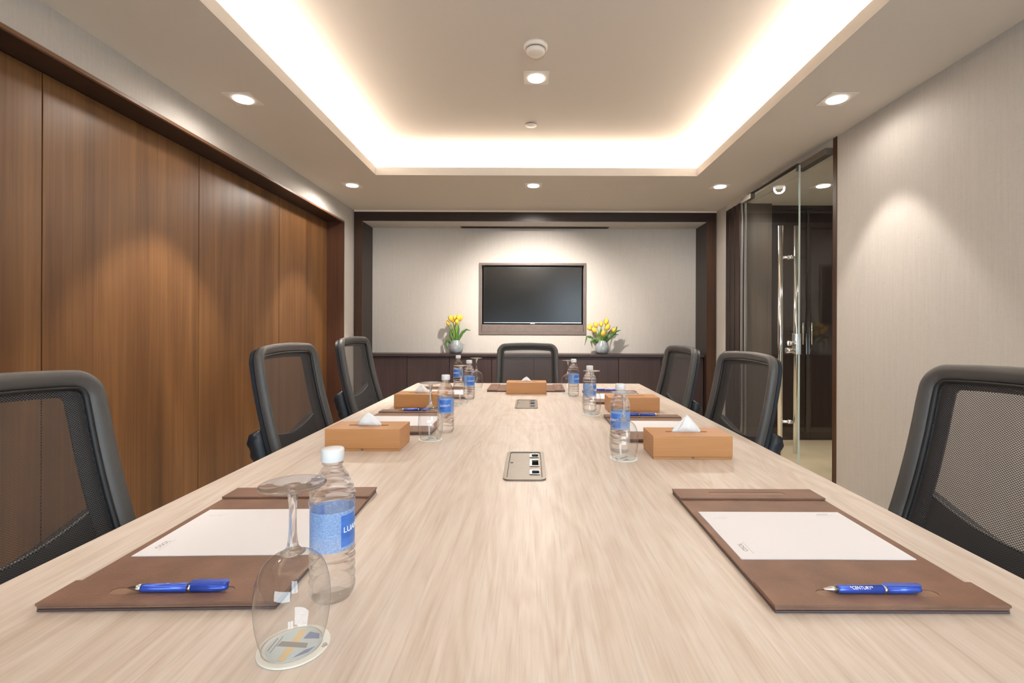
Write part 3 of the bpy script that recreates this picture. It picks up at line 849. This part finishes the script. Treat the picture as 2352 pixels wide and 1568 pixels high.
def make_bottle(label, loc, rz):
    t = thing('water_bottle', label, 'water bottle', loc, rz, 'plastic water bottles on the table')
    prof = [(.020, .0008), (.026, 0), (.030, .004), (.0322, .012)]
    z = .018
    while z < .070: prof.append((.0325, z)); z += .003
    prof += [(.0318, .0715), (.0306, .074)]
    z = .078
    while z < .131: prof.append((.0305, z)); z += .008
    prof += [(.0308, .1325), (.0325, .136), (.0330, .141)]
    for i in range(14):
        zz = .1445 + i*.0034; f = i/13
        prof.append((.0330*(1-f**1.9)+.0150*f**1.9, zz))
    prof += [(.0132, .1925), (.0128, .1945), (.0150, .1955), (.0150, .1975), (.0128, .1985), (.0128, .203)]
    def rf(r, z, a):
        if .016 < z < .071: return r - .0011*(1+math.cos(2*PI*(z/.0135) + 1.0*a*1 + .8*math.sin(2*a)))/2*min(1, (z-.016)/.006, (.071-z)/.006)*1.3
        if z < .016 and z > .0005: return r*(1-.03*(1+math.cos(5*a))*(1-z/.016))
        if .134 < z < .186: return r - .0014*(1+math.cos(2*PI*(z/.0145)+1.0*a+1.1*math.sin(2*a)))/2*min(1, (z-.134)/.004, (.186-z)/.008)
        return r
    # finer sampling
    pf = []
    for (r0, z0), (r1, z1) in zip(prof, prof[1:]):
        k = 3 if z1 > z0+.002 else 1
        for j in range(k): pf.append((r0+(r1-r0)*j/k, z0+(z1-z0)*j/k))
    pf.append(prof[-1])
    MB().lathe(pf, 64, rf).build('bottle_body', M['water'], t)
    mb = MB().lathe([(.0311, .0745), (.0312, .076), (.0312, .1295), (.0311, .1310)], 64, close=False)
    mb.build('label_wrap', M['label'], t, uvs=lambda c: ((math.atan2(c.y, c.x)/(2*PI)) % 1.0, (c.z-.0745)/.0565), recalc=True)
    def fix(o):
        # repair the seam of the cylindrical uv
        me = o.data; l = me.uv_layers[0].data
        for p in me.polygons:
            us = [l[i].uv.x for i in p.loop_indices]
            if max(us)-min(us) > .5:
                for i in p.loop_indices:
                    if l[i].uv.x < .5: l[i].uv.x += 1
    fix(t.children[-1])
    for a0 in (0, PI):
        tm = text_mesh('LUANTI', .0115, .00025)
        tm.xform(lambda x, y, z: ((.0316+z)*math.cos(a0+x/.0316), (.0316+z)*math.sin(a0+x/.0316), .104+y)).build('label_text', M['whiteink'], t, recalc=False)
    def crf(r, z, a): return r+(.0003*math.cos(36*a) if z < .216 else 0)
    MB().lathe([(.0152, .1992), (.0160, .2000), (.0160, .2155), (.0150, .2178), (.0001, .2182)], 72, crf).build('cap', M['white'], t)
    return t

def make_pad(label, loc, rz=0, L=.488, W=.33):
    """blotter: base board, two raised rails across the ends of its length (local y)"""
    t = thing('desk_pad', label, 'desk pad', loc, rz, 'brown leather desk pads')
    h, w = L/2, W/2
    MB().box(-w+.0035, w-.0035, -h+.0035, h-.0035, .0005, .0060).build('core', M['black'], t)
    MB().box(-w+.001, w-.001, -h+.001, h-.001, 0, .0034).build('base_board', M['leather_edge'], t, bevel=.0008)
    MB().box(-w+.001, w-.001, -h+.001, h-.001, .0042, .0078).build('writing_surface', M['leather'], t, bevel=.0010)
    for s in (-1, 1):
        y0, y1 = (h-.063, h) if s > 0 else (-h, -h+.063)
        yc = (y0+y1)/2
        g = rrect(-.088, .088, yc-.009, yc+.009, .0088, 8)
        mb = MB().prism(rect(-w, w, y0, y1), [g], .0085, .0122)
        r = mb.build('end_rail', M['leather'], t)
        MB().prism(rrect(-.0875, .0875, yc-.0085, yc+.0085, .0083, 8), [], .0080, .0113).build('pen_groove', M['groove'], r)
    return t
def make_paper(label, loc, rz=0):
    t = thing('note_paper', label, 'paper', loc, rz, 'white note paper on the desk pads')
    MB().box(-.1475, .1475, -.105, .105, 0, .0008).build('sheet', M['paper'], t)
    mb = MB().box(-.1470, .1478, -.1052, .1045, .0010, .0013); mb.build('sheet', M['paper'], t)
    tm = text_mesh('OSOL', .012, .00005); tm.xform(lambda x, y, z: (-.126 - y, -.062+x, .00140+z)).build('printed_logo', M['ink'], t)
    mb = MB().box(-.1180, -.1168, -.085, -.040, .00135, .0015).box(.090, .125, .084, .0855, .00135, .0015).box(.095, .118, .088, .093, .00135, .0015)
    mb.box(-.128, -.100, .070, .0712, .00135, .0015).box(-.115, -.095, .078, .0785, .00135, .0015).build('printed_mark', M['ink_pale'], t)
    return t
def make_pen(label, loc, rz, clip):
    t = thing('ballpoint_pen', label, 'pen', loc, rz, 'blue ballpoint pens')
    def lx(pr): # lathe along x
        mb = MB().lathe(pr, 24); mb.xform(lambda x, y, z: (z, x, y)); return mb
    lx([(.0008, -.0715), (.0016, -.069), (.0038, -.060), (.0052, -.0515)]).build('tip', M['silver'], t)
    lx([(.0052, -.0515), (.0056, -.048), (.0060, .015)]).build('barrel', M['blue'], t)
    lx([(.0062, .015), (.0062, .020)]).build('band', M['silver'], t)
    lx([(.0062, .020), (.0060, .050), (.0050, .064), (.0035, .0705)]).build('upper_barrel', M['blue'], t)
    mb = MB().prism(rrect(.016, .0715, -.0045, .0045, .004, 6), [], 0, .0035)
    if clip: mb.xform(lambda x, y, z: (x, y*(1.15+.35*math.sin((x-.016)*56))+.0015, .0038+z+.0035*math.sin(PI*min(1, max(0, (x-.016)/.056)))))
    else: mb.xform(lambda x, y, z: (x, y*.9+.0008, .0038+z*.8+.0008*math.sin(PI*min(1, max(0, (x-.016)/.056)))))
    mb.build('clip', M['blue'], t, bevel=.0012)
    if not clip:
        tm = text_mesh('*CENTURY*', .0062, .00008)
        tm.xform(lambda x, y, z: (-.018+x*1.0, -.0061*math.cos(.75+y/.006), .0061*math.sin(.75+y/.006)+z)).build('barrel_print', M['whiteink'], t, recalc=False)
    return t
def make_tissue_box(label, loc, rz=0):
    t = thing('tissue_box', label, 'tissue box', loc, rz, 'tan tissue boxes on the table')
    a, b, h = .1205, .065, .071
    MB().box(-a+.001, a-.001, -b+.001, b-.001, 0, .0075).build('base_strip', M['tan'], t, bevel=.001)
    wl_ = .003
    MB().prism(rect(-a, a, -b, b), [rect(-a+wl_, a-wl_, -b+wl_, b-wl_)], .0082, h-.003).build('box_sides', M['tan'], t, bevel=.0008)
    slot = rrect(-.066, .066, -.007, .007, .0065, 8)
    MB().prism(rect(-a, a, -b, b), [slot], h-.003, h).build('box_lid', M['tan'], t)
    MB().box(-a+.004, a-.004, -b+.004, b-.004, .0082, h-.018).build('lining', M['slotdark'], t)
    MB().lathe([(.004, -.0655), (.004, -.0668)], 16).xform(lambda x, y, z: (x, z, y*.7+.006)).build('catch', M['steel_dark'], t)
    return t
def make_tissue(label, loc, style, H, Wd, pw):
    s = Wd/.042; rz = 0
    t0 = MB(); vs, fs = [], []
    n, m = 40, 12
    rnd = random.Random(style)
    ph = rnd.random()*6
    for j in range(m+1):
        f = j/m
        for i in range(n):
            a = 2*PI*i/n
            r = (1-f)**pw
            fold = 1+.10*math.sin(3*a+ph+2*f)+.07*math.sin(7*a+ph)
            x = Wd*r*fold*math.cos(a); y = (.0055+.014*s*math.sin(PI*min(1, f*1.3))*(1-f))*math.sin(a)*fold
            z = H*(f - (.0 if j else 0)) + .002*math.sin(5*a+ph)*(f*(1-f)*4)
            if j == 0: x *= .93
            vs.append((x+(.004*rnd.choice([-1, 1])*0), y, z))
    for j in range(m):
        for i in range(n):
            i2 = (i+1) % n; fs.append((j*n+i, j*n+i2, (j+1)*n+i2, (j+1)*n+i))
    t0.add(vs, fs, True)
    # part that goes down through the slot
    t0.box(-Wd*.80, Wd*.80, -.002, .002, -.015, .002)
    o = t0.build('facial_tissue', M['tissue'], None, loc, (0, 0, rz))
    return tag(o, label, 'tissue', 'tissues popping out of the tissue boxes')

# pads, papers, pens ----------------------------------------------------
PTOP = TT + .0001
pads = [(-.527, .918, R(1.6), 'brown leather desk pad at bottom left, beside the largest wine glass'),
        (.507, .917, 0, 'brown leather desk pad at bottom right of the table'),
        (-.530, 2.035, 0, 'brown leather desk pad in the middle of the left side'),
        (.495, 1.925, 0, 'brown leather desk pad in the middle of the right side'),
        (-.530, 2.945, 0, 'brown leather desk pad at the far left of the table'),
        (.488, 2.775, 0, 'brown leather desk pad at the far right of the table')]
pad0 = None
for i, (x, y, rz, lb) in enumerate(pads):
    if pad0 is None: p = pad0 = make_pad(lb, (x, y, PTOP), rz)
    else: p = copy_tree(pad0); p.location = (x, y, PTOP); p.rotation_euler = (0, 0, rz); p['label'] = lb
p = copy_tree(pad0); p.location = (-.025, 3.175, PTOP); p.rotation_euler = (0, 0, R(90)); p['label'] = 'brown leather desk pad at the head of the table behind a tissue box'
ZP = PTOP + .0078
papers = [(-.5285, .926, R(1.6), 'white paper on the bottom left desk pad'), (.5045, .9195, 0, 'white paper on the bottom right desk pad'),
          (-.540, 2.02, 0, 'white paper on the middle left desk pad behind a tissue box'), (.505, 1.928, 0, 'white paper on the middle right desk pad behind a tissue box'),
          (-.535, 2.93, 0, 'white paper on the far left desk pad'), (.49, 2.775, 0, 'white paper on the far right desk pad')]
pp0 = None
for x, y, rz, lb in papers:
    if pp0 is None: pp0 = p = make_paper(lb, (x, y, ZP), rz)
    else: p = copy_tree(pp0); p.location = (x, y, ZP); p.rotation_euler = (0, 0, rz); p['label'] = lb
ZN = PTOP + .0113 + .0062
make_pen('blue pen with broad clip on the bottom left desk pad', (-.511, .703, ZN), R(1.6), True)
pr = make_pen('blue pen with white lettering on the bottom right desk pad', (.5, .705, ZN), 0, False)
pc = [(-.535, 2.245, 0, 'blue pen on the middle left desk pad'), (.500, 2.135, PI, 'blue pen on the middle right desk pad pointing right'),
      (.482, 2.988, PI, 'blue pen on the far right desk pad')]
for x, y, rz, lb in pc:
    p = copy_tree(pr); p.location = (x, y, ZN); p.rotation_euler = (0, 0, rz); p['label'] = lb

# tissue boxes ------------------------------------------------------------
tb = [(-.538, 1.616, 0, 'tan tissue box on the left, nearest to the camera'), (.4945, 1.530, 0, 'tan tissue box on the right, nearest to the camera'),
      (-.546, 2.430, 0, 'tan tissue box farther back on the left side'), (.492, 2.345, 0, 'tan tissue box farther back on the right side'),
      (-.022, 2.965, 0, 'tan tissue box in the centre before the head pad')]
t0 = None
for x, y, rz, lb in tb:
    if t0 is None: t0 = p = make_tissue_box(lb, (x, y, PTOP), rz)
    else: p = copy_tree(t0); p.location = (x, y, PTOP); p.rotation_euler = (0, 0, rz); p['label'] = lb
tl = ['rounded white tissue popping out of the nearest left tissue box', 'tall pointed white tissue popping out of the nearest right tissue box',
      'white tissue popping out of the farther left tissue box', 'white tissue popping out of the farther right tissue box', 'small white tissue popping out of the central tissue box']
for i, (x, y, rz, lb) in enumerate(tb):
    if i == 3: continue
    hh, ww = [(.042, .040), (.056, .045), (.044, .040), (0, 0), (.030, .032)][i]
    make_tissue(tl[i], (x+(-.002, .002, .0, 0, 0)[i], y, PTOP+.0705), i+1, hh, ww, [.72, 1.05, .95, 1, .8][i])

# bottles, glasses, coasters -------------------------------------------------
bt = [(-.292, .716, R(-4), 'largest water bottle, in the left foreground behind a wine glass'),
      (-.322, 1.845, R(-84), 'water bottle in the middle of the left side'),
      (-.341, 2.70, R(-60), 'water bottle on the far left side, nearer of the two there'),
      (-.472, 3.17, R(-110), 'water bottle farthest back on the left side'),
      (.292, 1.565, R(-140), 'water bottle on the right side nearest to the camera'),
      (.286, 2.32, R(-20), 'water bottle on the far right side behind a wine glass'),
      (.255, 2.83, R(-50), 'water bottle farthest back on the right side')]
b0 = None
for x, y, rz, lb in bt:
    if b0 is None: b0 = p = make_bottle(lb, (x, y, PTOP), rz)
    else: p = copy_tree(b0); p.location = (x, y, PTOP); p.rotation_euler = (0, 0, rz); p['label'] = lb
gl = [(-.292, .600, 'largest', 'upturned wine glass in the left foreground', 'in the left foreground'),
      (-.353, 1.717, '', 'upturned wine glass in the middle of the left side', 'in the middle of the left side'),
      (-.360, 2.51, '', 'upturned wine glass on the far left before two bottles', 'on the far left before two bottles'),
      (-.350, 3.15, '', 'upturned wine glass farthest back on the left', 'farthest back on the left'),
      (.286, 1.474, '', 'upturned wine glass on the right side nearest the camera', 'on the right side nearest the camera'),
      (.283, 2.225, '', 'upturned wine glass on the far right side before a bottle', 'on the far right side before a bottle'),
      (.232, 2.955, '', 'upturned wine glass farthest back on the right', 'farthest back on the right')]
g0 = c0 = None
for i, (x, y, _, lb, wh) in enumerate(gl):
    cl_ = 'white coaster under the wine glass ' + wh
    if c0 is None: c0 = c = make_coaster(cl_, (x, y, PTOP), R(0))
    else: c = copy_tree(c0); c.location = (x, y, PTOP); c.rotation_euler = (0, 0, R(57*i)); c['label'] = cl_
    if g0 is None: g0 = g = make_glass(lb, (x-.002, y, PTOP+CO+.0005))
    else: g = copy_tree(g0); g.location = (x, y, PTOP+CO+.0005); g['label'] = lb

# vases and tulips -------------------------------------------------------------
def make_vase(label, x):
    t = thing('vase', label, 'vase', (x, 5.775, cabtop+.0002), 0, 'grey ceramic vases on the counter')
    pr = [(.045, 0), (.062, .004), (.076, .025), (.0815, .055), (.079, .085), (.068, .115), (.053, .138), (.046, .150), (.045, .157), (.040, .157), (.042, .148), (.060, .12), (.070, .08), (.06, .03), (.001, .012)]
    MB().lathe(pr, 40).build('vase_body', M['vase'], t)
    return t
def tulip(label, base, top, group, s=1.0, leaf=None):
    t = thing('tulip', label, 'tulip', base, 0, group)
    B = Vector(base); T = Vector(top)-B
    mid = Vector((T.x*.3, T.y*.3, T.z*.55))
    pts = [Vector((0,0,0)), mid*.5, mid, mid+(T-mid)*.5, T]
    MB().tube(pts, [.0065, .006, .0055, .005, .005], 8).build('stem', M['stem'], t)
    d = (T-mid).normalized()
    q = Vector((0, 0, 1)).rotation_difference(d)
    def rf(r, z, a): return r*(1+.10*math.cos(3*a)*(z/.06))
    pr = [(.004, -.004), (.014, .002), (.0205, .014), (.0215, .028), (.0185, .042), (.012, .053), (.005, .058)]
    mb = MB().lathe([(r*s, z*s) for r, z in pr], 18, rf)
    for k in range(3):
        a = 2*PI*k/3+.5
        vs = []; 
        for j in range(6):
            f = j/5; zz = (.0+.060*f)*s; rr = (.0225*math.sin(PI*(.18+.74*f)))*s; wd_ = .016*math.sin(PI*(.15+.83*f))*s
            for e in (-1, 0, 1):
                aa = a+e*wd_/max(rr, .008)*.8
                vs.append((rr*1.04*math.cos(aa), rr*1.04*math.sin(aa), zz))
        mb.add(vs, [(j*3+e, j*3+e+1, j*3+e+4, j*3+e+3) for j in range(5) for e in (0, 1)], True)
    mb.xform(lambda x, y, z: q @ Vector((x, y, z)) + T)
    mb.build('bloom', M['tulip'], t, recalc=False)
    if leaf:
        # leaf: list of points relative to base, curved blade
        L = [Vector(p) for p in leaf]; vs = []
        K = 12
        for j in range(K+1):
            f = j/K; ff = f*(len(L)-1); i0 = min(int(ff), len(L)-2); u = ff-i0
            p = L[i0].lerp(L[i0+1], u)
            a = L[max(i0-1, 0)]; b = L[min(i0+2, len(L)-1)]
            tg = (b-a).normalized(); sd = tg.cross(Vector((0, 1, .2))).normalized()
            w = .017*math.sin(PI*(.12+.87*f))+.0008
            vs += [p-sd*w+Vector((0, -.004, 0)), p, p+sd*w+Vector((0, -.004, 0))]
        fs = [(j*3+e, j*3+e+1, j*3+e+4, j*3+e+3) for j in range(K) for e in (0, 1)]
        mb = MB(); mb.add(vs, fs, True)
        o = mb.build('leaf', M['leaf'], t, recalc=False)
        md = o.modifiers.new('thickness', 'SOLIDIFY'); md.thickness = .0012
    return t
VZ = cabtop + .13
make_vase('grey vase with few upright tulips left of the television', -.886)
make_vase('grey vase with a full bunch of tulips right of the television', .860)
def lx(x0, pts): return [(p[0], p[1], p[2]) for p in pts]
vx = -.886
LT = [((-.085, .0, .235), 'lowest yellow tulip leaning left in the left vase', .8, None),
      ((-.055, -.02, .285), 'left upright yellow tulip in the left vase', 1.0, [(0,0,0), (-.03,-.01,.05), (-.055,-.01,.11), (-.06,-.01,.16), (-.035, -.01, .19)]),
      ((-.015, .02, .295), 'middle yellow tulip in the left vase', .9, [(0,0,0), (-.06, -.02, .03), (-.10, -.02, .06), (-.115,-.02, .02), (-.10, -.02, -.05)]),
      ((.028, -.02, .288), 'right upright yellow tulip in the left vase', 1.05, [(0,0,0), (.03,-.01,.07), (.075,-.01,.15), (.12,-.01,.185), (.175,-.01,.172)]),
      ((.045, .02, .292), 'yellow tulip at the back right in the left vase', .9, [(0,0,0), (.01,-.01,.10), (.025,-.01,.19), (.02,-.01,.25)])]
LT += [((-.04, .03, .27), 'yellow tulip at the back left in the left vase', .85, [(0,0,0), (-.01,.0,.07), (-.035,.0,.14), (-.07,.0,.20)]),
       ((.01, -.03, .25), 'yellow tulip in front, middle of the left vase', .8, [(0,0,0), (.0,-.01,.06), (.01,-.01,.12), (.0,-.01,.18)])]
for top, lb, s, lf in LT:
    s *= 1.25
    b = (vx+top[0]*.12, 5.775+top[1]*.12, VZ-.03)
    tulip(lb, b, (vx+top[0], 5.775+top[1], VZ-.03+top[2]), 'tulips in the left vase', s, lf)
vx = .860
RT = [((-.135, -.01, .185), 'leftmost yellow tulip in the right vase', .95, [(0,0,0), (-.06,-.01,.05), (-.12,-.01,.10), (-.17,-.01,.105), (-.195,-.01,.0)]),
      ((-.085, -.04, .155), 'lower left yellow tulip in the right vase', 1.0, [(0,0,0), (-.05,-.02,.05), (-.09,-.02,.075), (-.125,-.02,.04), (-.11,-.02,-.03)]),
      ((-.065, .01, .215), 'upper left yellow tulip in the right vase', 1.0, None),
      ((-.01, .02, .225), 'yellow tulip at the top middle of the right vase', .95, [(0,0,0), (-.01,-.01,.08), (-.02,-.01,.15), (-.015,-.01,.22)]),
      ((.0, -.06, .115), 'lowest front yellow tulip in the right vase', 1.1, [(0,0,0), (.02,-.01,.06), (.06,-.01,.13), (.10,-.01,.19)]),
      ((.04, .0, .25), 'topmost yellow tulip in the right vase', 1.1, None),
      ((.045, -.04, .185), 'front right yellow tulip in the right vase', 1.1, [(0,0,0), (.05,-.01,.06), (.11,-.01,.12), (.16,-.01,.17), (.215,-.01,.185)]),
      ((.115, .0, .165), 'rightmost yellow tulip in the right vase', .95, [(0,0,0), (.05,0,.07), (.11,0,.13), (.15,0,.20), (.165, 0, .23)]),
      ((-.12, .03, .215), 'yellow tulip at the back left of the right vase', .8, [(0,0,0), (.06,0.01,.05), (.12,.01,.11), (.16,.01,.135), (.21, .01, .13)])]
for top, lb, s, lf in RT:
    s *= 1.2
    b = (vx+top[0]*.12, 5.775+top[1]*.12, VZ-.03)
    tulip(lb, b, (vx+top[0], 5.775+top[1], VZ-.03+top[2]), 'tulips in the right vase', s, lf)

# ---------------------------------------------------------------- light
def area(name, loc, rot, sx, sy, energy, col):
    l = bpy.data.lights.new(name, 'AREA'); l.shape = 'RECTANGLE'; l.size = sx; l.size_y = sy; l.energy = energy; l.color = col
    o = bpy.data.objects.new(name, l); COL.objects.link(o); o.location = loc; o.rotation_euler = rot
    return o
CC = (1.0, .86, .72)
zc = ZS+.08
E = 10.5
area('cove_led_strip', (-1.43, 1.75, zc), (PI, 0, 0), .03, 5.3, E*5.3, CC)
area('cove_led_strip', (1.53, 1.75, zc), (PI, 0, 0), .03, 5.3, E*5.3, CC)
area('cove_led_strip', (.05, 4.38, zc), (PI, 0, 0), 2.8, .03, E*2.8, CC)
area('cove_led_strip', (.05, -.96, zc), (PI, 0, 0), 2.8, .03, E*2.8, CC)
w = bpy.data.worlds.new('daylight'); bpy.context.scene.world = w; w.use_nodes = True
bg = w.node_tree.nodes['Background']; bg.inputs[0].default_value = (.76, .88, 1.0, 1); bg.inputs[1].default_value = 12.0
po = area('window_portal', ((WX0+WX1)/2, YR-.10, (WZ0+WZ1)/2), (R(90), 0, 0), WX1-WX0-.1, WZ1-WZ0-.1, 1, (1, 1, 1))
po.data.cycles.is_portal = True
po = area('window_portal', ((VX0+VX1)/2, YR-.10, (VZ0+VZ1)/2), (R(90), 0, 0), VX1-VX0-.1, VZ1-VZ0-.1, 1, (1, 1, 1))
po.data.cycles.is_portal = True

# ---------------------------------------------------------------- camera
cam = bpy.data.cameras.new('camera'); co = bpy.data.objects.new('camera', cam); COL.objects.link(co)
cam.sensor_width = 36; cam.lens = 36*1110/2352; cam.clip_start = .02
cam.shift_x = -42/2352; cam.shift_y = -30/2352
co.location = (0, 0, CZ); co.rotation_euler = (R(90), R(-.2), 0)
sc = bpy.context.scene; sc.camera = co
sc.view_settings.view_transform = 'Standard'; sc.view_settings.look = 'None'
sc.view_settings.gamma = 1; sc.view_settings.use_curve_mapping = False
sc.view_settings.exposure = 0.05
